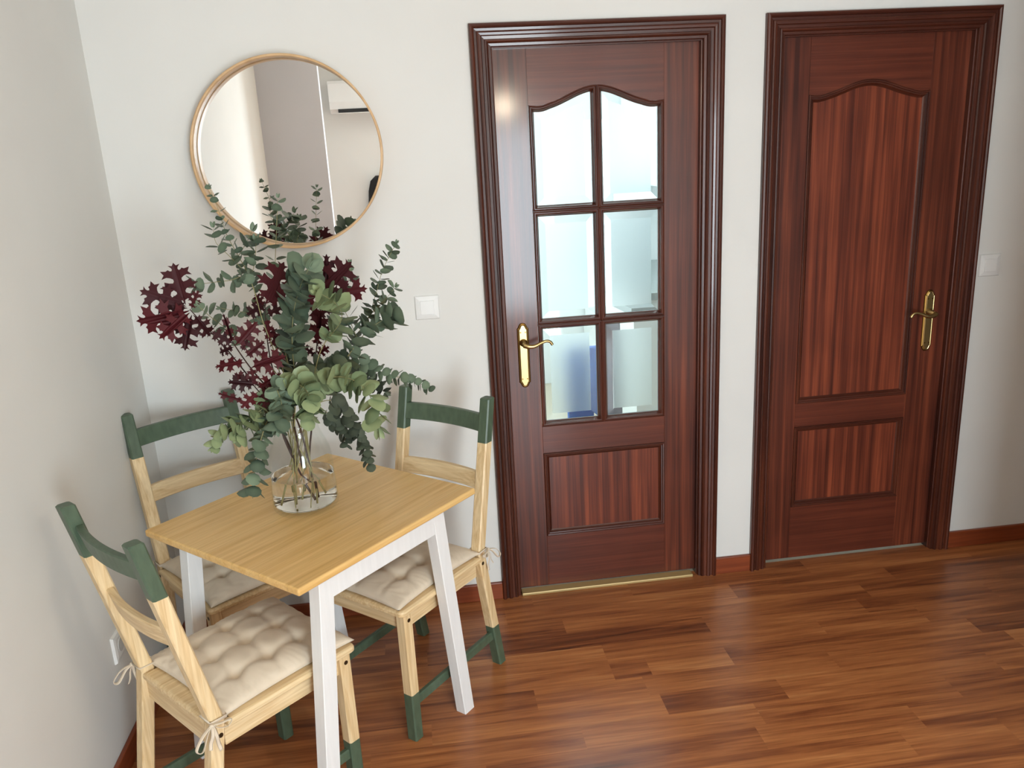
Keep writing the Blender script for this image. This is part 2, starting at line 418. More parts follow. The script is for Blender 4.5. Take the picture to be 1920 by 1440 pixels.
def door(name, X0, X1, top, glazed):
    d = thing(name, 'dark reddish wood door with six frosted glass panes and brass handle' if glazed else 'solid dark reddish wood door with two panels and brass handle', **S); d.location = ((X0+X1)/2, 0, 0)
    off = Vector((-(X0+X1)/2, 0, 0))
    def fin(o): o.data.transform(Matrix.Translation(off)); return o
    ox0, ox1 = X0, X1                 # outer architrave edges
    bm = bmesh.new()
    molding(bm, [(ox1, 0), (ox1, top), (ox0, top), (ox0, 0)], ARCH, 0, False, lambda a, b: 1 if abs(a.y-b.y) < .01 else 0)
    # offset path goes inward because the path runs counter-clockwise
    fin(from_bm('architrave', bm, [M_mvd, M_mhd], d))
    lx0, lx1, lt = ox0+.0755, ox1-.0755, top-.0755
    px0, px1 = (fx(1.394), fx(1.868)) if glazed else (fx(2.395), fx(2.852))
    zt, hp = (1.846, .057) if glazed else (1.836, .045)
    zt = fz(zt); zb = fz(.697)
    l0, l1 = (fz(.590), fz(.247)) if glazed else (fz(.600), fz(.260))
    T = .04
    fin(box('stile', lx0-.004, px0, YF, YF+T, .012, lt+.004, M_mv, d, .0008, 1))
    fin(box('stile', px1, lx1+.004, YF, YF+T, .012, lt+.004, M_mv, d, .0008, 1))
    bm = bmesh.new()
    top_edge = wave_top(px0, px1, zt, hp)
    extrude_poly(bm, [(px0, lt+.004)] + [(px1, lt+.004)][:1] + top_edge, YF, YF+T)
    bmesh.ops.triangulate(bm, faces=[f for f in bm.faces if len(f.verts) > 4])
    fin(from_bm('top_rail', bm, M_mh, d))
    fin(box('middle_rail', px0, px1, YF, YF+T, l0, zb, M_mh, d, .0008, 1))
    fin(box('bottom_rail', px0, px1, YF, YF+T, .012, l1, M_mh, d, .0008, 1))
    mm = lambda a, b: 1 if abs(a.y-b.y) < abs(a.x-b.x) else 0
    PP = [(0, -.001), (0, .004), (.003, .0065), (.007, .006), (.009, .002), (.013, .0015), (.018, -.006), (.024, -.010), (.028, -.010)]
    # lower panel
    bm = bmesh.new(); rect = [(px0, l1), (px1, l1), (px1, l0), (px0, l0)]
    molding(bm, rect, PP, YF, True, mm); fin(from_bm('panel_moulding', bm, [M_mvd, M_mhd], d))
    fin(box('lower_panel', px0+.02, px1-.02, YF+.009, YF+.03, l1+.02, l0-.02, M_mpanel, d))
    if not glazed:
        bm = bmesh.new(); path = [(px0, zb), (px1, zb)] + wave_top(px0, px1, zt, hp)
        molding(bm, path, PP, YF, True, mm); fin(from_bm('panel_moulding', bm, [M_mvd, M_mhd], d))
        bm = bmesh.new(); inner = offset_path(path, .022)
        extrude_poly(bm, [(p.x, p.y) for p in inner], YF+.009, YF+.03)
        bmesh.ops.triangulate(bm, faces=[f for f in bm.faces if len(f.verts) > 4])
        fin(from_bm('upper_panel', bm, M_mpanel, d))
    else:
        cxm = (px0+px1)/2
        g1, g2 = fz(1.4925), fz(1.0885); rowsz = [(g1, None), (g2, g1), (zb, g2)]
        GP = [(0, .002), (.0012, .006), (.004, .007), (.0065, .004), (.008, .004), (.0095, .006), (.012, .005), (.0175, -.008), (.0195, -.010), (.0195, -.022)]
        full = wave_top(px0, px1, zt, hp, 48)
        for (b, t) in rowsz:
            for side in (0, 1):
                xa, xb = (px0, cxm) if side == 0 else (cxm, px1)
                if t is None:
                    topl = [q for q in full if xa-1e-6 <= q[0] <= xb+1e-6]
                else: topl = [(xb, t), (xa, t)]
                path = [(xa, b), (xb, b)] + topl
                bm = bmesh.new(); molding(bm, path, GP, YF, True, mm)
                gb = fin(from_bm('glazing_bead', bm, [M_mvd, M_mhd], d))
                # pane: clear bevelled border, frosted centre
                tf_ = (lambda x: wave_at(x, px0, px1, zt, hp)) if t is None else (lambda x: t)
                def inset(w):
                    m = 24 if t is None else 1
                    q = [Vector((xa+w, b+w)), Vector((xb-w, b+w))]
                    for k_ in range(m+1):
                        x = (xb-w)+((xa+w)-(xb-w))*k_/m; q.append(Vector((x, tf_(x)-w*1.04)))
                    return q
                a0 = inset(.017); a1 = inset(.045)
                n = len(a0)
                yb_, y0_, y1_ = YF+.020, YF+.0165, YF+.0135
                bm = bmesh.new()
                r0 = [bm.verts.new((p.x, y0_, p.y)) for p in a0]; r1 = [bm.verts.new((p.x, y1_, p.y)) for p in a1]
                q0 = [bm.verts.new((p.x, yb_, p.y)) for p in a0]; q1 = [bm.verts.new((p.x, yb_, p.y)) for p in a1]
                for i in range(n):
                    j = (i+1) % n
                    bm.faces.new((r0[i], r0[j], r1[j], r1[i])); bm.faces.new((q0[i], q0[j], q1[j], q1[i])); bm.faces.new((r0[i], q0[i], q0[j], r0[j]))
                f1 = bm.faces.new(r1); f2 = bm.faces.new(q1[::-1]); f1.material_index = 1; f2.material_index = 1
                bmesh.ops.triangulate(bm, faces=[f1, f2])
                p = fin(from_bm('glass_pane', bm, [M_pclear, M_frost], d))
                p['label'] = 'frosted pane with a clear bevelled border'
        # the glazing bars' body between the beads
        bm = bmesh.new()
        add_box(bm, cxm-.006, cxm+.006, YF-.003, YF+.03, zb, zt+hp)
        for z in (g1, g2): add_box(bm, px0, px1, YF-.003, YF+.03, z-.006, z+.006)
        fin(from_bm('glazing_bar', bm, M_mvd, d))
    # handle: long brass back plate with scrolled lever
    hx = fx(1.3375 if glazed else 2.920); zc0, zc1 = (fz(.858), fz(1.100)) if glazed else (fz(.868), fz(1.108))
    sgn = 1 if glazed else -1
    half = []
    w = .0215; L = zc1-zc0
    prof = [(0, L/2), (.006, L/2-.0005), (.011, L/2-.004), (.0145, L/2-.010), (.0175, L/2-.017), (w, L/2-.020), (w, L/2-.026)]
    right = [(x, z) for x, z in prof] + [(x, -z) for x, z in reversed(prof)]
    outline = [(x, z) for x, z in right] + [(-x, z) for x, z in reversed(right) if x > 0]
    outline = outline[::-1]
    zc = (zc0+zc1)/2
    path = [(hx+x, zc+z) for x, z in outline]
    bm = bmesh.new()
    rings = [[Vector((p.x, YF-h, p.y)) for p in offset_path(path, q)] for q, h in ((0, .0), (0, .003), (.0015, .005), (.005, .0062), (.0065, .0055), (.009, .0075))]
    vs = loft(bm, rings, [1, 1, 1, 0, 0, 0], cap=True)
    for sx in (-.009, .009):
        for zz in (zc1-.034, zc0+.034):
            tube(bm, [(hx+sx, YF-.007, zz), (hx+sx, YF-.0088, zz)], .0028, 8, mat=1)
    bp_ = fin(from_bm('handle_plate', bm, [M_brass, M_brassd], d))
    zl = fz(1.028 if glazed else 1.022)
    bm = bmesh.new()
    tube(bm, [(hx, YF-.006, zl), (hx, YF-.012, zl), (hx, YF-.016, zl), (hx, YF-.040, zl-.001)], [.0145, .0145, .0095, .0085], 16)
    lp = spline([(hx-sgn*.003, YF-.044, zl-.001), (hx+sgn*.012, YF-.050, zl-.006), (hx+sgn*.035, YF-.052, zl-.006), (hx+sgn*.060, YF-.050, zl+.004), (hx+sgn*.080, YF-.048, zl+.009), (hx+sgn*.094, YF-.047, zl+.004), (hx+sgn*.101, YF-.047, zl-.007)], 5)
    nn = len(lp)
    tube(bm, lp, [(.0105-.005*min(1, i/(nn*.5))) if i < nn*.8 else .0055 for i in range(nn)], 12)
    lv = from_bm('lever', bm, M_brass, None, True); fin(lv); lv.parent = bp_
    return d
door('door_1', 1.207, 2.0795, 2.106, True)
door('door_2', 2.2255, 3.0925, 2.106, False)

# ------------------------------------------------------------------ things in the kitchen
k = thing('ironing_board', 'blue and white board standing behind the glazed door, blurred by its frosted panes', 'board')
a = at(1085, 640, .75); 
bm = bmesh.new(); add_box(bm, a.x-.085, a.x+.035, .62, .66, .35, at(1085, 640, .75).z, .01)
from_bm('board_top', bm, plain('blue_board', (44, 108, 190), .6), k)
bm = bmesh.new()
tube(bm, [(a.x+.15, .80, 0), (a.x+.13, .80, .95)], .012); tube(bm, [(a.x+.02, .80, 0), (a.x+.2, .80, .85)], .012)
add_box(bm, a.x+.118, a.x+.2, .74, .78, .3, .95, .01)
from_bm('leg_frame', bm, plain('grey_board_metal', (150, 155, 165), .4), k)
k = thing('kitchen_cabinet', 'white base cabinet with worktop seen through the right panes of the glazed door', 'cabinet')
box('body', 2.2, 3.18, 1.6, 2.98, 0, .86, plain('white_cabinet', (225, 230, 228), .4), k)
box('worktop', 2.17, 3.19, 1.57, 2.99, .86, .90, plain('grey_worktop', (150, 160, 160), .4), k)
k = thing('wall_cupboard', 'white wall cupboard seen through the upper panes of the glazed door', 'cupboard')
box('body', 2.45, 3.19, 1.7, 2.98, 1.45, 2.1, plain('pale_cupboard', (215, 225, 226), .4), k)
box('door', 2.43, 2.449, 1.72, 2.33, 1.46, 2.09, plain('white_cupboard_door', (228, 233, 233), .4), k)
box('door', 2.43, 2.449, 2.34, 2.96, 1.46, 2.09, plain('white_cupboard_door_b', (228, 233, 233), .4), k)

# ------------------------------------------------------------------ mirror
MY = -.068
pl_, pr_, pt_, pb_ = at(357, 290, MY), at(716, 270, MY), at(515, 99, MY), at(575, 465, MY)
MX = (pl_.x+pr_.x)/2; MZ = (pt_.z+pb_.z)/2; MR = ((pr_.x-pl_.x)+(pt_.z-pb_.z))/4
mir = thing('round_mirror', 'round wall mirror in a thin deep light wood frame above the table', 'mirror', (MX, 0, MZ))
bm = bmesh.new(); n = 128
prof = [(MR-.001, -.001), (MR, -.003), (MR, MY+.001), (MR-.0015, MY), (MR-.0065, MY), (MR-.0075, MY+.001), (MR-.0075, -.004), (MR-.001, -.001)]
rings = [[(r*math.cos(2*PI*k/n), y, r*math.sin(2*PI*k/n)) for k in range(n)] for r, y in prof]
loft(bm, rings, cap=False); from_bm('frame', bm, M_frame, mir, True)
bm = bmesh.new()
loft(bm, [[((MR-.0078)*math.cos(2*PI*k/n), y, (MR-.0078)*math.sin(2*PI*k/n)) for k in range(n)] for y in (-.003, -.012)])
from_bm('mirror_glass', bm, M_mirror, mir)

# ------------------------------------------------------------------ switches and socket
def switch(x, z, label, tilt=0):
    s = thing('light_switch', label, 'light switch', (x, 0, z), 0, 'white light switches')
    bm = bmesh.new(); 
    loft(bm, [[(a, y, b) for a, b in ((-h, -h), (h, -h), (h, h), (-h, h))] for h, y in ((.0425, 0), (.0425, -.003), (.040, -.007), (.027, -.0095))])
    from_bm('switch_plate', bm, M_plastic, s)
    bm = bmesh.new(); add_box(bm, -.0245, .0245, -.0125, -.009, -.0245, .0245, .0012)
    from_bm('rocker', bm, M_plastic, s)
switch(1.0, 1.183, 'white light switch on the wall between mirror and glazed door')
switch(3.154, 1.187, 'white light switch right of the solid dark door')
s = thing('wall_socket', 'white wall socket low on the left wall behind the nearest chair', 'socket', (0, -.615, .352))
bm = bmesh.new(); loft(bm, [[(x, a, b) for a, b in ((-h, -h), (h, -h), (h, h), (-h, h))] for h, x in ((.0425, 0), (.0425, .003), (.040, .008), (.030, .010))])
from_bm('socket_plate', bm, M_plastic, s)
bm = bmesh.new(); tube(bm, [(.010, 0, 0), (.0115, 0, 0)], .021, 24); from_bm('socket_insert', bm, plain('socket_grey', (205, 205, 203), .4), s)

# ------------------------------------------------------------------ table
TA = -.7395
tb = thing('dining_table', 'small square table with honey pine top and white splayed legs', 'table', (.6276, -.6558, 0), TA)
TW, TD = .3194, .3374
bm = bmesh.new()
add_box(bm, -TW, TW, -TD, TD, .7195, .74, .005, 3)
top = from_bm('tabletop', bm, M_ptop, tb)
# fine seams between the glued boards are shallow grooves in the top
bm = bmesh.new()
VC = -.020
for (x0, x1, y0, y1) in ((.270, .2945, VC-.196, VC+.196), (-.2945, -.270, VC-.196, VC+.196), (-.256, .256, VC-.214, VC-.192), (-.256, .256, VC+.192, VC+.214)):
    b2 = bmesh.new(); add_box(b2, x0, x1, y0, y1, .652, .7195, .001, 1); from_bm('apron', b2, M_white, tb)
bm.free()
for sx in (-1, 1):
    for sy in (-1, 1):
        bm = bmesh.new()
        # wide at the apron, tapering down; outer faces splay outward
        def ring(z, xo, yo, wx, wy):
            x0, x1 = sx*xo, sx*(xo-wx); y0, y1 = VC+sy*yo, VC+sy*(yo-wy)
            xa, xb = min(x0, x1), max(x0, x1); ya, yb2 = min(y0, y1), max(y0, y1)
            return sect((xa+xb)/2, (ya+yb2)/2, z, (xb-xa)/2, (yb2-ya)/2, .002)
        loft(bm, [ring(0, .295, .307, .038, .045), ring(.652, .295, .242, .040, .047), ring(.7195, .295, .236, .040, .047)])
        from_bm('leg', bm, M_white, tb)

# ------------------------------------------------------------------ chairs
W, YT, YB, D, ZS, ZG, ZL, LF, LT = .1905, -.1042, -.0778, .399, .45, .8102, .1607, .0345, .037
def post_y(z): return YB*(1-z/ZS) if z < ZS else YT*(z-ZS)/(.95-ZS)
def build_chair(label, loc, rz):
    c = thing('dining_chair', label, 'chair', loc, rz, 'pine chairs round the table')
    for s in (1, -1):
        cx = s*(W-LT/2); bm = bmesh.new(); rings = []; mats = []
        zs_ = [(0, .0015, 1), (.002, 0, 1), (ZL, 0, 0), (ZS, 0, 0), (ZG, 0, 1), (.947, 0, 1), (.95, .003, 1)]
        for z, ins, mt in zs_:
            rings.append(sect(cx, post_y(z)+LF/2, z, LT/2-ins, LF/2-ins, .004)); mats.append(mt)
        loft(bm, rings, mats)
        from_bm('rear_leg', bm, [M_pz, M_green], c)
        bm = bmesh.new()
        loft(bm, [sect(cx, D-LF/2, z, LT/2-i, LF/2-i, .004) for z, i in ((0, .0015), (.002, 0), (ZL, 0), (.431, 0))], [1, 1, 0, 0])
        from_bm('front_leg', bm, [M_pz, M_green], c)
        bm = bmesh.new()
        y0 = post_y(.125)+LF-.004; y1 = D-LF+.004
        loft(bm, [[(cx+a, y, .122+b) for a, b in ((-.009, -.012), (-.005, -.016), (.005, -.016), (.009, -.012), (.009, .012), (.005, .016), (-.005, .016), (-.009, .012))] for y in (y0, y1)])
        from_bm('stretcher', bm, M_green, c)
        b2 = bmesh.new(); add_box(b2, cx-s*.008-.009, cx-s*.008+.011, LF-.002, D-LF+.002, .372, .431, .0015, 1)
        from_bm('apron', b2, M_py, c)
        for nm, yy, zz in (('screw', D-LF/2, .408), ('screw', LF/2, .418)):
            b2 = bmesh.new()
            x = s*W
            tube(b2, [(x-s*.002, yy, zz), (x+s*.0006, yy, zz)], .0062, 12)
            tube(b2, [(x, yy, zz), (x+s*.0012, yy, zz)], .0018, 8)
            from_bm(nm, b2, M_screw, c)
    xi = W-LT
    b2 = bmesh.new(); add_box(b2, -xi-.002, xi+.002, D-.034, D-.014, .372, .431, .0015, 1); from_bm('apron', b2, M_px, c)
    b2 = bmesh.new(); add_box(b2, -xi-.002, xi+.002, .006, .026, .372, .431, .0015, 1); from_bm('apron', b2, M_px, c)
    # seat board notched round the rear legs
    bm = bmesh.new(); n = 6
    xs, yf = W+.008, D+.017
    out = [(-xi+.0005, 0), (xi-.0005, 0), (xi-.0005, LF+.001), (xs, LF+.001)]
    for k_ in range(n+1):
        t = PI/2*k_/n; out.append((xs-.018+.018*math.cos(t), yf-.018+.018*math.sin(t)))
    for k_ in range(n+1):
        t = PI/2*k_/n; out.append((-xs+.018-.018*math.sin(t), yf-.018+.018*math.cos(t)))
    out += [(-xs, LF+.001), (-xi+.0005, LF+.001)]
    # bottom to top with rounded edge
    o2 = [Vector(p) for p in out]
    rings = []
    for ins, z in ((.003, .431), (.0, .434), (0, .442), (.0025, .447), (.007, .4495), (.010, .45)):
        q = offset_path(o2, ins); rings.append([(p.x, p.y, z) for p in q])
    loft(bm, rings)
    bmesh.ops.triangulate(bm, faces=[f for f in bm.faces if len(f.verts) > 4])
    from_bm('seat', bm, M_py, c)
    # curved rails, bowed backward
    for nm, z0, z1, mt in (('top_rail', .843, .897, M_green), ('lower_rail', .660, .713, M_px)):
        bm = bmesh.new(); rings = []
        m = 14
        for i in range(m+1):
            x = -xi-.004+(2*xi+.008)*i/m; u = x/xi
            bow = -.018*(1-u*u)
            y = post_y((z0+z1)/2)+LF*.62+bow; hy = .0095
            ln = (YT/(.95-ZS))*(z1-z0)/2
            zc = (z0+z1)/2; hz = (z1-z0)/2
            rings.append([(x, y-hy-ln, zc-hz+.003), (x, y-hy+.003-ln, zc-hz), (x, y+hy-.003-ln, zc-hz), (x, y+hy-ln, zc-hz+.003), (x, y+hy+ln, zc+hz-.003), (x, y+hy-.003+ln, zc+hz), (x, y-hy+.003+ln, zc+hz), (x, y-hy+ln, zc+hz-.003)])
        # lean: upper edge lies further back
        loft(bm, rings)
        from_bm(nm, bm, mt, c)
    return c
def build_cushion(label, loc, rz):
    c = thing('seat_cushion', label, 'cushion', loc, rz, 'beige tufted seat cushions')
    N = 72; X = .190; Y0, Y1 = .026, .418
    tf = [(x, y) for x in (-.1, 0, .1) for y in (.118, .2125, .307)]
    rnd = random.Random(label)
    ph = [rnd.uniform(0, 6.28) for _ in range(8)]
    def top(u, v):
        x = X*u; y = (Y0+Y1)/2+(Y1-Y0)/2*v
        e = (1-abs(u)**3.2)**.5*(1-abs(v)**3.2)**.5
        # corners pull out a little, sides pull in
        k_ = 1-.06*(1-abs(v)**2)*abs(u)**3; k2 = 1-.06*(1-abs(u)**2)*abs(v)**3
        h = .044*e
        for tx, ty in tf:
            d = math.hypot(x-tx, y-ty); h -= .026*math.exp(-(d/.017)**1.3)*min(1, e*1.5)
            # radial creases toward neighbours
        gx = min(abs(x-q) for q in (-.1, 0, .1)); gy = min(abs(y-q) for q in (.118, .2125, .307))
        h -= .005*math.exp(-(gx/.011)**2)*e + .005*math.exp(-(gy/.011)**2)*e
        h += .0016*math.sin(60*x+22*y+ph[0])*math.sin(38*y-16*x+ph[1])*e
        h += .0010*math.sin(150*x+40*math.sin(20*y+ph[2])+ph[3])*(1-e)*2*min(1, e*4)
        return x*k_, (Y0+Y1)/2+((Y1-Y0)/2*v)*k2, .458+max(h, 0)
    bm = bmesh.new(); g = []
    for i in range(N+1):
        row = []
        for j in range(N+1):
            u = -1+2*i/N; v = -1+2*j/N
            row.append(bm.verts.new(top(u, v)))
        g.append(row)
    bt = []
    for i in range(N+1):
        row = []
        for j in range(N+1):
            u = -1+2*i/N; v = -1+2*j/N
            if i in (0, N) or j in (0, N): row.append(g[i][j]); continue
            x, y, z = top(u, v); e = (1-abs(u)**6)*(1-abs(v)**6)
            row.append(bm.verts.new((x, y, .458-.0072*min(1, e*3))))
        bt.append(row)
    for i in range(N):
        for j in range(N):
            bm.faces.new((g[i][j], g[i+1][j], g[i+1][j+1], g[i][j+1])); bm.faces.new((bt[i][j], bt[i][j+1], bt[i+1][j+1], bt[i+1][j]))
    from_bm('pad', bm, M_fabric, c, True)
    for tx, ty in tf:
        bm = bmesh.new()
        x, y, z = top(tx/X, (ty-(Y0+Y1)/2)/((Y1-Y0)/2))
        tube(bm, [(x, y, z-.003), (x, y, z+.0008), (x, y, z+.0016)], [.004, .004, .002], 10)
        from_bm('tuft', bm, M_fabric, c)
    for s in (1, -1):
        bm = bmesh.new(); x0, x1 = s*(W-LT-.002), s*(W+.003); yb, yf = -.004, LF+.003; z = .463
        tube(bm, [(s*.172, .05, z), (x0, yf+.002, z+.002), (x0, yb, z+.003), (x1, yb, z), (x1, yf, z-.002), (x1-s*.02, yf+.004, z-.002), (s*.172, .046, z)], .0048, 8, .25)
        k_ = (x1+s*.004, -.002, z-.001)
        for dx, dy, L, up in ((.012, -.042, .045, -.016), (.014, .034, .038, .014)):
            loop = [k_, (k_[0]+s*dx*.7, k_[1]+dy*.6-.004, k_[2]+up*.3-.004), (k_[0]+s*dx, k_[1]+dy*1.2, k_[2]+up-.016), (k_[0]+s*dx*1.2, k_[1]+dy*.9, k_[2]+up-.026), (k_[0]+s*dx*.6, k_[1]+dy*.4, k_[2]-.012), k_]
            tube(bm, spline(loop, 5), .0048, 6, .22)
        for dy, L in ((-.012, .055), (.006, .07)):
            tube(bm, spline([k_, (k_[0]+s*.008, k_[1]+dy*.5, k_[2]-L*.4), (k_[0]+s*.004, k_[1]+dy, k_[2]-L*.75), (k_[0]+s*.008, k_[1]+dy*1.4, k_[2]-L)], 4), .0044, 6, .22)
        lp = tube(bm, [k_, (k_[0]+s*.003, k_[1]-.004, k_[2]-.004)], .006, 8)
        from_bm('tie', bm, M_fabric, c, True)
    return c
CH = [(.2867, -1.0482, .7375, 'pine chair with green painted post tops nearest the camera, by the left wall', 'beige tufted cushion on the chair nearest the camera'),
      (.1969, -.2053, -.9293, 'pine chair with green painted back top in the corner behind the table', 'beige tufted cushion on the chair in the room corner'),
      (.9751, -.3489, -2.2945, 'pine chair with green painted back and feet standing beside the glazed door', 'beige tufted cushion on the chair beside the glazed door')]
for x, y, a, lab, lab2 in CH:
    build_chair(lab, (x, y, 0), a-PI/2)
    build_cushion(lab2, (x, y, 0), a-PI/2)

# ------------------------------------------------------------------ vase
VX, VY = .601, -.636
vz = .74
va = thing('glass_vase', 'clear glass vase with a narrow neck holding branches on the table', 'vase', (VX, VY, vz))
outer = [(0, .0), (.078, .0), (.086, .003), (.091, .010), (.0925, .022), (.0915, .06), (.0895, .11), (.088, .150), (.084, .175), (.076, .198), (.067, .218), (.061, .236), (.0605, .250), (.064, .262)]
inner = [(.0625, .2622), (.0585, .250), (.059, .236), (.065, .217), (.074, .196), (.082, .173), (.086, .149), (.0875, .11), (.0895, .06), (.0900, .026), (.086, .018), (.074, .0145), (0, .014)]
bm = bmesh.new(); lathe(bm, outer+inner, 72); bmesh.ops.remove_doubles(bm, verts=bm.verts[:], dist=1e-5)
from_bm('glass_body', bm, M_glass, va, True)
bm = bmesh.new()
wl = .104
wprof = [(0, .0143), (.0735, .0148), (.0855, .0182), (.0896, .026), (.0891, .06), (.0870, .10), (.0870, wl), (.0, wl)]
lathe(bm, wprof, 72); bmesh.ops.remove_doubles(bm, verts=bm.verts[:], dist=1e-5)
w_ = from_bm('water', bm, M_water, None, True); w_.location = (VX, VY, vz)
for p in w_.data.polygons:
    if abs(p.normal.z) > .99: p.use_smooth = False
tag(w_, 'clear water filling the lower part of the glass vase', 'water', None, 'stuff')

# ------------------------------------------------------------------ branches
NECK = Vector((VX, VY, vz+.25))
def vase_part(i, n, first):
    """stem inside the vase: from the glass floor up through the neck"""
    a = 2.4*i+.6; r = .062*((i*37 % 10)/10*.5+.5)
    b = Vector((VX+r*math.cos(a+PI), VY+r*math.sin(a+PI), vz+.020+.01*(i % 3)))
    to = (first-NECK); to.z = 0
    if to.length > 1e-6: to = to.normalized()
    nk = NECK + to*.030 + Vector((.014*math.cos(a), .014*math.sin(a), 0))
    # stem leans opposite to where the branch goes
    b = Vector((VX, VY, 0)) - to*r*.8 + Vector((.03*math.cos(a), .03*math.sin(a), b.z))
    mid = (b+nk)/2 + Vector((.006*math.cos(a), .006*math.sin(a), 0))
    return [b, mid, nk] if i % 2 == 0 else [b.lerp(nk, .42), b.lerp(nk, .7), nk]
def leaf_round(bm, tl, base, d, nrm, L, Wd, tone, curl, petiole=.12):
    """a round leaf: fan with rings; d along the leaf, nrm its normal"""
    d = d.normalized(); nrm = (nrm - d*nrm.dot(d)).normalized(); s = d.cross(nrm)
    n = 10
    c = bm.verts.new(base + d*L*(petiole+.45) + nrm*curl*L*-.12)
    ring = []
    for k in range(n):
        t = 2*PI*k/n
        yy = -math.cos(t); xx = math.sin(t)
        wid = (1+.10*yy*-1)
        if k == n//2: yy *= 1.08
        p = base + d*L*(petiole+.5+.5*yy) + s*Wd*.5*xx*wid + nrm*(curl*L*.14*abs(xx)**1.5 - curl*L*.08*yy*abs(yy))
        ring.append(bm.verts.new(p))
    b0 = bm.verts.new(base)
    fs = []
    for k in range(n):
        fs.append(bm.faces.new((c, ring[k], ring[(k+1) % n])))
    b1 = bm.verts.new(base + s*L*.03); fs.append(bm.faces.new((b0, b1, ring[0])))
    for f in fs:
        f.smooth = True
        for lp in f.loops:
            q = min(1, tone+.3) if lp.vert is c else tone
            lp[tl] = (q, q, q, 1)
def euc(i, pix, label, r0=.018, r1=.008, step=.017, mat=M_leaf, stem=M_stem, start=.0, base='neck', subs=(), flop=0., seed=None, thick=.0022, jit=.35, lenf=1.):
    rnd = random.Random(seed if seed is not None else 100+i)
    b = thing('eucalyptus_branch', label, 'branch', (VX, VY, vz+.25), 0, 'eucalyptus branches in the vase')
    off = -Vector((VX, VY, vz+.25))
    pts = [at(*p) for p in pix]
    inv = vase_part(i, 0, pts[0])
    path = spline(inv+pts, 6)
    ninv = 6*3 - 2
    bm = bmesh.new(); L = len(path)
    tube(bm, [p+off for p in path], [max(thick*(1-.75*k/L), .0006) for k in range(L)], 6)
    lines = [(path[ninv:], r0, r1, start)]
    for sp, q0, q1 in subs:
        q = spline([at(*p) for p in sp], 5)
        tube(bm, [p+off for p in q], [max(.0011*(1-.6*k/len(q)), .0005) for k in range(len(q))], 5)
        lines.append((q, q0, q1, .0))
    from_bm('stem', bm, stem, b, True)
    bm = bmesh.new(); tl = bm.loops.layers.float_color.new('tone')
    for ln, ra, rb, st in lines:
        # walk by arc length
        segs = [(ln[k+1]-ln[k]).length for k in range(len(ln)-1)]; tot = sum(segs)
        s = st*tot+.004; node = rnd.randint(0, 1); ang = rnd.uniform(0, 3)
        while s < tot:
            acc = 0; k = 0
            while k < len(segs)-1 and acc+segs[k] < s: acc += segs[k]; k += 1
            f = (s-acc)/max(segs[k], 1e-6); p = ln[k].lerp(ln[k+1], min(f, 1)); d = (ln[k+1]-ln[k]).normalized()
            u, v = frame_at(d); t = s/tot; r = (ra+(rb-ra)*t)*(1.45 if ra < .016 else 1.12)
            ang += PI/2+rnd.uniform(-.25, .25)
            for sg in (0, PI):
                if rnd.random() < .04: continue
                a = ang+sg+rnd.uniform(-jit, jit)*.5
                rad = u*math.cos(a)+v*math.sin(a)
                out = (rad + d*rnd.uniform(.3, 1.0) + Vector((0, 0, -flop))).normalized()
                nr = (d - out*d.dot(out)) + Vector((rnd.uniform(-jit, jit), rnd.uniform(-jit, jit), rnd.uniform(-jit, jit)))*.8
                rr = r*rnd.uniform(.85, 1.15)
                leaf_round(bm, tl, p+off, out, nr, rr*2*lenf, rr*2.1, min(1, max(0, rnd.gauss(.5, .25))), rnd.uniform(-.6, 1.2))
            s += step*(.75+.5*rnd.random())*(1-.25*t)
        # tip bud
        d = (ln[-1]-ln[-2]).normalized(); u, v = frame_at(d)
        for a in (0, 2.2, 4.2):
            leaf_round(bm, tl, ln[-1]+off, (d*1.4+u*math.cos(a)*.5+v*math.sin(a)*.5), u*math.sin(a)-v*math.cos(a)+d*.1, rb*1.5, rb*.8, .7, .4)
    me = bpy.data.meshes.new('foliage'); bm.to_mesh(me); bm.free(); link('foliage', me, mat, b)
    return b
Yv = -.64
euc(0, [(545, 700, -.62), (524, 610, -.58), (516, 520, -.55), (518, 440, -.53), (521, 372, -.52)], 'tall thin eucalyptus branch rising highest, up in front of the mirror glass', .015, .0085, .030, start=.52, seed=3, lenf=.9)
euc(1, [(530, 690, -.60), (498, 610, -.55), (470, 525, -.50), (447, 480, -.48), (425, 440, -.46), (410, 395, -.45), (393, 353, -.44)], 'long eucalyptus branch reaching up left across the mirror frame, topmost on the left', .019, .008, .026, start=.30, seed=11,
    subs=[([(462, 512, -.49), (430, 480, -.50), (405, 455, -.50), (400, 428, -.50)], .009, .012), ([(470, 522, -.50), (478, 490, -.50), (480, 455, -.49)], .012, .015), ([(447, 480, -.48), (462, 455, -.47), (472, 435, -.46)], .019, .017)])
euc(2, [(520, 680, -.66), (492, 600, -.66), (467, 523, -.62), (430, 526, -.66), (395, 530, -.68), (366, 534, -.69)], 'eucalyptus branch bending level to the left above the red oak leaves', .010, .011, .028, start=.62, seed=5)
euc(3, [(530, 720, -.68), (490, 670, -.70), (450, 635, -.74), (400, 598, -.76), (374, 576, -.78)], 'eucalyptus branch pointing left behind the leftmost red oak leaves', .009, .012, .030, start=.5, seed=8)
euc(4, [(545, 700, -.60), (515, 640, -.58), (495, 608, -.60), (465, 588, -.62), (425, 580, -.64), (415, 578, -.64)], 'thin eucalyptus twig with tiny leaves pointing left between the oak sprays', .008, .009, .022, start=.62, seed=6, thick=.0016)
euc(5, [(556, 720, -.68), (548, 650, -.70), (550, 590, -.72), (562, 540, -.74), (578, 505, -.76)], 'thickest upright eucalyptus branch with large overlapping leaves in the middle of the bunch', .019, .026, .014, start=.18, seed=12, jit=.6)
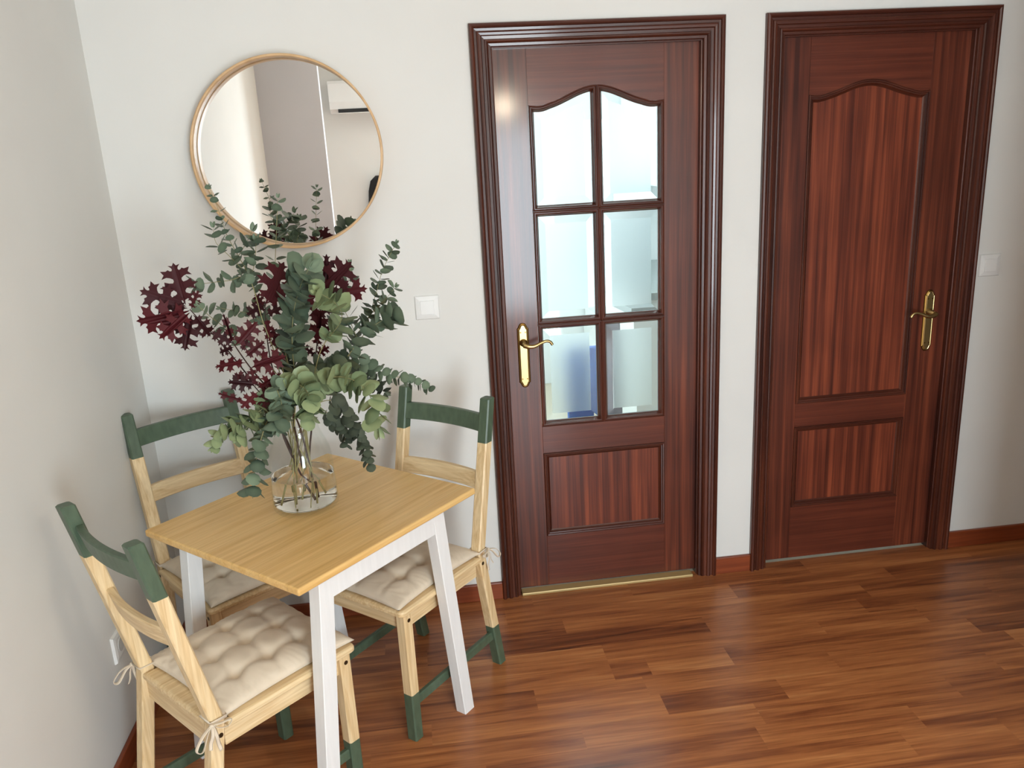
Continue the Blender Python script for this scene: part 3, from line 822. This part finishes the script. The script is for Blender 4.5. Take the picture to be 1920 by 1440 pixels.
euc(6, [(600, 720, -.60), (650, 650, -.52), (688, 600, -.48), (705, 550, -.46), (718, 505, -.45), (742, 458, -.44)], 'eucalyptus branch rising to the upper right, highest on the right side', .015, .009, .022, start=.38, seed=14,
    subs=[([(690, 597, -.48), (705, 578, -.49), (722, 562, -.50), (740, 540, -.50)], .010, .010)])
euc(7, [(600, 730, -.66), (650, 670, -.62), (680, 630, -.60), (705, 608, -.60), (735, 592, -.60)], 'short eucalyptus branch ending in round leaves left of the light switch', .012, .019, .022, start=.5, seed=15,
    subs=[([(672, 640, -.60), (655, 600, -.58), (640, 572, -.57), (632, 560, -.57)], .014, .012)])
euc(8, [(590, 700, -.72), (605, 650, -.74), (640, 600, -.76), (630, 570, -.78), (600, 550, -.80)], 'pale eucalyptus tuft hanging in front of the right red oak spray', .016, .018, .016, start=.45, seed=17, mat=M_leafy)
euc(9, [(590, 730, -.66), (640, 680, -.62), (662, 665, -.60), (690, 685, -.58), (730, 703, -.56), (770, 712, -.54), (803, 727, -.53)], 'eucalyptus branch arching far right until its tip hangs over the chair beside the door', .021, .010, .016, start=.18, seed=18, flop=.3)
euc(10, [(575, 745, -.74), (610, 712, -.80), (650, 708, -.84), (685, 730, -.86), (700, 760, -.87), (708, 800, -.88)], 'light green eucalyptus branch curving over to the right and down, large leaves in front', .018, .021, .019, start=.12, seed=20, mat=M_leafy, flop=.3)
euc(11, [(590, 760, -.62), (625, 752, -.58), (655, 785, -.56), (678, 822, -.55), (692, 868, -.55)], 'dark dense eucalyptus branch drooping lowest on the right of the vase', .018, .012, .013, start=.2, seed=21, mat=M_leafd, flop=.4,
    subs=[([(610, 770, -.58), (628, 795, -.56), (648, 815, -.55), (650, 832, -.55)], .012, .008)])
euc(12, [(555, 740, -.78), (560, 722, -.84), (576, 735, -.88), (580, 760, -.89), (578, 782, -.89)], 'yellow green eucalyptus tip curling forward and down over the vase mouth', .020, .017, .010, start=.25, seed=23, mat=M_leafy, flop=.2)
euc(13, [(540, 760, -.74), (515, 750, -.80), (485, 772, -.84), (450, 792, -.86), (425, 806, -.87)], 'light green eucalyptus branch leaning out left over the chair back', .019, .016, .014, start=.15, seed=24, mat=M_leafy, flop=.2,
    subs=[([(425, 806, -.87), (412, 812, -.87), (398, 838, -.87)], .010, .009), ([(490, 772, -.84), (465, 800, -.86), (445, 818, -.87)], .015, .012)])
euc(14, [(535, 768, -.76), (505, 785, -.84), (492, 815, -.87), (483, 850, -.88), (478, 880, -.88), (476, 915, -.88)], 'eucalyptus branch hanging straight down left of the vase, leaves in flat pairs', .016, .016, .021, start=.25, seed=26, flop=.1)
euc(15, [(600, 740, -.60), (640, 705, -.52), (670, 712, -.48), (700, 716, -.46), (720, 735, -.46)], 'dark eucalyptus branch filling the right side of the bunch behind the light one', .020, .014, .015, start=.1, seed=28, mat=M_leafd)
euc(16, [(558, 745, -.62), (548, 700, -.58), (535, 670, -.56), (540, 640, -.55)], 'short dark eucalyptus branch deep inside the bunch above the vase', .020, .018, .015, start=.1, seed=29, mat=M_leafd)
euc(17, [(575, 745, -.66), (590, 700, -.62), (610, 690, -.60), (640, 680, -.58)], 'short eucalyptus branch with broad leaves low in the centre right of the bunch', .020, .018, .014, start=.05, seed=31)
euc(18, [(580, 720, -.54), (610, 640, -.46), (640, 560, -.42), (655, 520, -.42), (656, 496, -.42)], 'thin eucalyptus twig standing behind the right red oak leaves', .009, .010, .030, start=.55, seed=33, thick=.0015)
euc(19, [(548, 750, -.76), (530, 735, -.82), (520, 730, -.85), (528, 760, -.87), (520, 800, -.88)], 'dense eucalyptus tip covering the left rim of the vase', .019, .016, .013, start=.1, seed=35)

HALF = [(0, 0), (.012, .03), (.03, .12), (.10, .15), (.22, .12), (.20, .19), (.30, .23), (.18, .265), (.11, .30), (.11, .345), (.16, .395), (.25, .405), (.40, .34), (.34, .44), (.48, .50), (.34, .53), (.33, .62), (.22, .575), (.13, .56), (.10, .60),
        (.105, .65), (.17, .69), (.25, .715), (.38, .69), (.30, .78), (.36, .88), (.23, .86), (.17, .885), (.13, .85), (.09, .845), (.07, .88), (.085, .92), (.15, .98), (.05, .96), (0, 1.03)]
def oak_leaf(bm, tl, base, tip, face, wide, tone, curl):
    d = tip-base; L = d.length; d.normalize(); nr = (face-d*face.dot(d)).normalized(); s = d.cross(nr)
    for sg in (1, -1):
        # triangulated flat, then curled
        vs = [bm.verts.new((x*wide*sg, y, 0)) for x, y in HALF]
        f = bm.faces.new(vs if sg > 0 else vs[::-1]); f.normal_update()
        r = bmesh.ops.triangulate(bm, faces=[f], ngon_method='EAR_CLIP', quad_method='BEAUTY')
        for q in r['faces']:
            for lp in q.loops: lp[tl] = (tone, tone, tone, 1)
        for v in vs:
            X, y = v.co.x, v.co.y
            v.co = base + d*L*y + s*X*L + nr*(curl*L*(-.9*X*X+.16*math.sin(PI*y)) + .12*L*abs(X))
def oak(i, pix, leaves, label, twigs=()):
    b = thing('red_oak_branch', label, 'branch', (VX, VY, vz+.25), 0, 'dark red oak branches in the vase')
    off = -Vector((VX, VY, vz+.25)); rnd = random.Random(50+i)
    pts = [at(*p) for p in pix]; path = spline(vase_part(i*3+1, 0, pts[0])+pts, 6); L = len(path)
    bm = bmesh.new(); tube(bm, [p+off for p in path], [.0030*(1-.6*k/L) for k in range(L)], 7)
    for t in twigs: tube(bm, [p+off for p in spline([at(*q) for q in t], 4)], .0012, 5)
    from_bm('stem', bm, M_ostem, b, True)
    bm = bmesh.new(); tl = bm.loops.layers.float_color.new('tone')
    for (bx, by, tx, ty, y0, dy, wd) in leaves:
        A = at(bx, by, y0)+off; B = at(tx, ty, y0+dy)+off
        face = Vector((rnd.uniform(-.5, .5), -1, rnd.uniform(-.3, .5)))
        oak_leaf(bm, tl, A, B, face, wd, min(1, max(0, rnd.gauss(.45, .3))), rnd.uniform(-.5, .9))
    me = bpy.data.meshes.new('foliage'); bm.to_mesh(me); bm.free(); link('foliage', me, M_oak, b)
oak(0, [(528, 752, -.66), (480, 720, -.70), (425, 655, -.74), (385, 612, -.78), (356, 580, -.80)],
    [(348, 572, 325, 495, -.80, .0, .95), (350, 575, 264, 545, -.80, -.02, .8), (356, 582, 258, 602, -.80, -.04, .85), (356, 586, 300, 634, -.80, -.05, .8), (360, 590, 347, 656, -.80, -.03, .95), (362, 590, 394, 630, -.80, .02, .8), (352, 578, 300, 575, -.79, .03, .8), (358, 580, 372, 545, -.80, .03, .7)],
    'dark red oak branch reaching furthest left, with a fan of pointed leaves')
oak(1, [(540, 760, -.64), (514, 700, -.64), (503, 650, -.64), (498, 600, -.63), (497, 566, -.62)],
    [(497, 572, 532, 493, -.62, -.02, .85), (498, 570, 556, 535, -.62, .03, .8), (497, 572, 463, 590, -.62, -.04, .9), (498, 590, 540, 572, -.62, .0, .8), (500, 620, 545, 650, -.63, -.03, .9), (497, 575, 478, 552, -.62, .03, .7), (500, 595, 506, 640, -.63, -.04, .5)],
    'dark red oak branch standing upright in the middle left of the bunch', )
oak(2, [(545, 770, -.70), (500, 725, -.76), (470, 690, -.80), (445, 655, -.84), (436, 640, -.85)],
    [(436, 645, 418, 588, -.85, -.03, .28), (438, 645, 398, 622, -.85, -.02, .8), (440, 648, 482, 604, -.85, .02, .85), (462, 680, 404, 688, -.82, -.06, .55), (460, 670, 495, 640, -.82, .02, .8), (470, 690, 535, 668, -.80, .0, .8), (440, 650, 412, 662, -.85, .02, .7), (452, 660, 470, 625, -.84, .02, .6)],
    'dark red oak branch low on the left with leaves crossing each other')
oak(3, [(548, 775, -.72), (515, 755, -.78), (490, 738, -.80), (475, 722, -.82)],
    [(478, 722, 428, 716, -.82, -.02, .85), (476, 724, 440, 700, -.82, .0, .8), (482, 728, 526, 700, -.81, .0, .8), (484, 734, 452, 765, -.81, -.03, .8), (490, 736, 500, 768, -.80, -.04, .8), (458, 752, 409, 737, -.82, -.02, .45), (486, 730, 530, 735, -.80, -.03, .8), (480, 725, 470, 690, -.81, .0, .7)],
    'short dark red oak branch lowest on the left, just above the green chair post')
oak(4, [(575, 745, -.62), (590, 680, -.58), (597, 620, -.55), (602, 570, -.53), (606, 540, -.52)],
    [(603, 550, 612, 478, -.52, .0, .7), (606, 546, 658, 492, -.52, -.03, .95), (606, 552, 687, 541, -.52, .0, .75), (604, 552, 655, 560, -.52, -.04, .8), (598, 600, 574, 545, -.54, -.03, .8), (598, 600, 622, 560, -.54, .0, .7), (597, 630, 628, 605, -.55, -.03, .75), (596, 640, 602, 585, -.55, -.04, .7), (593, 668, 568, 648, -.56, .0, .7), (594, 665, 617, 650, -.56, -.02, .8), (596, 650, 590, 608, -.55, -.04, .7)],
    'dark red oak branch on the right under the mirror, with leaves spreading right')

# ------------------------------------------------------------------ rest of the room seen in the mirror
ac = thing('air_conditioner', 'white wall air conditioner seen in the mirror', 'air conditioner', (.76, -5.0, 2.27))
bm = bmesh.new()
loft(bm, [[(x, y, z) for y, z in ((0, -.13), (.13, -.13), (.19, -.10), (.205, -.04), (.205, .11), (.19, .135), (0, .135))] for x in (-.41, .41)])
from_bm('housing', bm, M_plastic, ac)
bm = bmesh.new(); add_box(bm, -.34, .38, .12, .197, -.1285, -.1, .002); from_bm('air_outlet', bm, plain('dark_slot', (30, 30, 32), .6), ac)
bm = bmesh.new(); add_box(bm, -.34, .38, .13, .206, -.137, -.132, .001); from_bm('flap', bm, M_plastic, ac)
ct = thing('black_shape', 'unclear black shape, modelled as a hanging coat, at the right rim of the mirror', 'coat', (.735, -5.022, 1.3))  # unclear black reflection, given the form of a coat on a hook
bm = bmesh.new()
loft(bm, [[(w*math.cos(2*PI*k/24), .07+dd*math.sin(2*PI*k/24), z) for k in range(24)] for w, dd, z in ((.16, .05, -.45), (.15, .055, -.2), (.14, .055, 0), (.125, .05, .15), (.10, .045, .24), (.05, .03, .285))])
from_bm('shape_body', bm, M_black, ct, True)
bm = bmesh.new(); tube(bm, [(0, 0, .29), (0, .05, .29), (0, .06, .31)], .006); from_bm('hook', bm, M_brass, ct)

# ------------------------------------------------------------------ lights
fill_lamp = thing('ceiling_lamp', 'added unseen ceiling lamp brightening the rear wall behind the camera', 'lamp', (1.35, -4.1, CEIL-.06))  # unseen lamp added to brighten the rear wall
lm = thing('ceiling_lamp', 'round warm pendant lamp hanging behind the camera', 'lamp', (1.62, -2.5, 2.0))
e = Mat('warm_lamp_glass'); e.p(Base_Color=(1, .9, .75, 1), Emission_Color=(1, .82, .60, 1), Emission_Strength=158.)
bm = bmesh.new(); bmesh.ops.create_uvsphere(bm, u_segments=32, v_segments=16, radius=.06); from_bm('globe', bm, e.m, lm, True)
e2 = Mat('fill_lamp_glow'); e2.p(Base_Color=(1, .95, .88, 1), Emission_Color=(1, .93, .84, 1), Emission_Strength=9.)
bm = bmesh.new(); lathe(bm, [(.16, .06), (.165, .02), (.14, -.01), (.08, -.025), (0, -.03)], 32); from_bm('fill_diffuser', bm, e2.m, fill_lamp, True)
bm = bmesh.new(); tube(bm, [(0, 0, .055), (0, 0, .655)], .004); from_bm('cord', bm, M_white, lm)
def area(name, loc, rot, sx, sy, power, color):
    l = bpy.data.lights.new(name, 'AREA'); l.shape = 'RECTANGLE'; l.size = sx; l.size_y = sy; l.energy = power; l.color = color
    o = bpy.data.objects.new(name, l); COL.objects.link(o); o.location = loc; o.rotation_euler = rot; return o
area('daylight_window', ((WX0+WX1)/2, -5.2, (WZ0+WZ1)/2), (PI/2, 0, 0), WX1-WX0, WZ1-WZ0, 155, (.80, .925, 1.))
# added kitchen area lights: daylight at the left wall, no window, and ceiling fill
area('kitchen_daylight', (.56, 1.7, 1.5), (0, -PI/2, 0), 1.4, 1.6, 42, (.82, .95, 1.))
area('kitchen_ceiling_fill', (1.9, 1.5, CEIL-.03), (0, 0, 0), .8, .8, 17, (.9, .97, 1.))
w = bpy.data.worlds.new('world'); SC.world = w; w.use_nodes = True
w.node_tree.nodes['Background'].inputs[0].default_value = (.6, .75, 1., 1); w.node_tree.nodes['Background'].inputs[1].default_value = .6
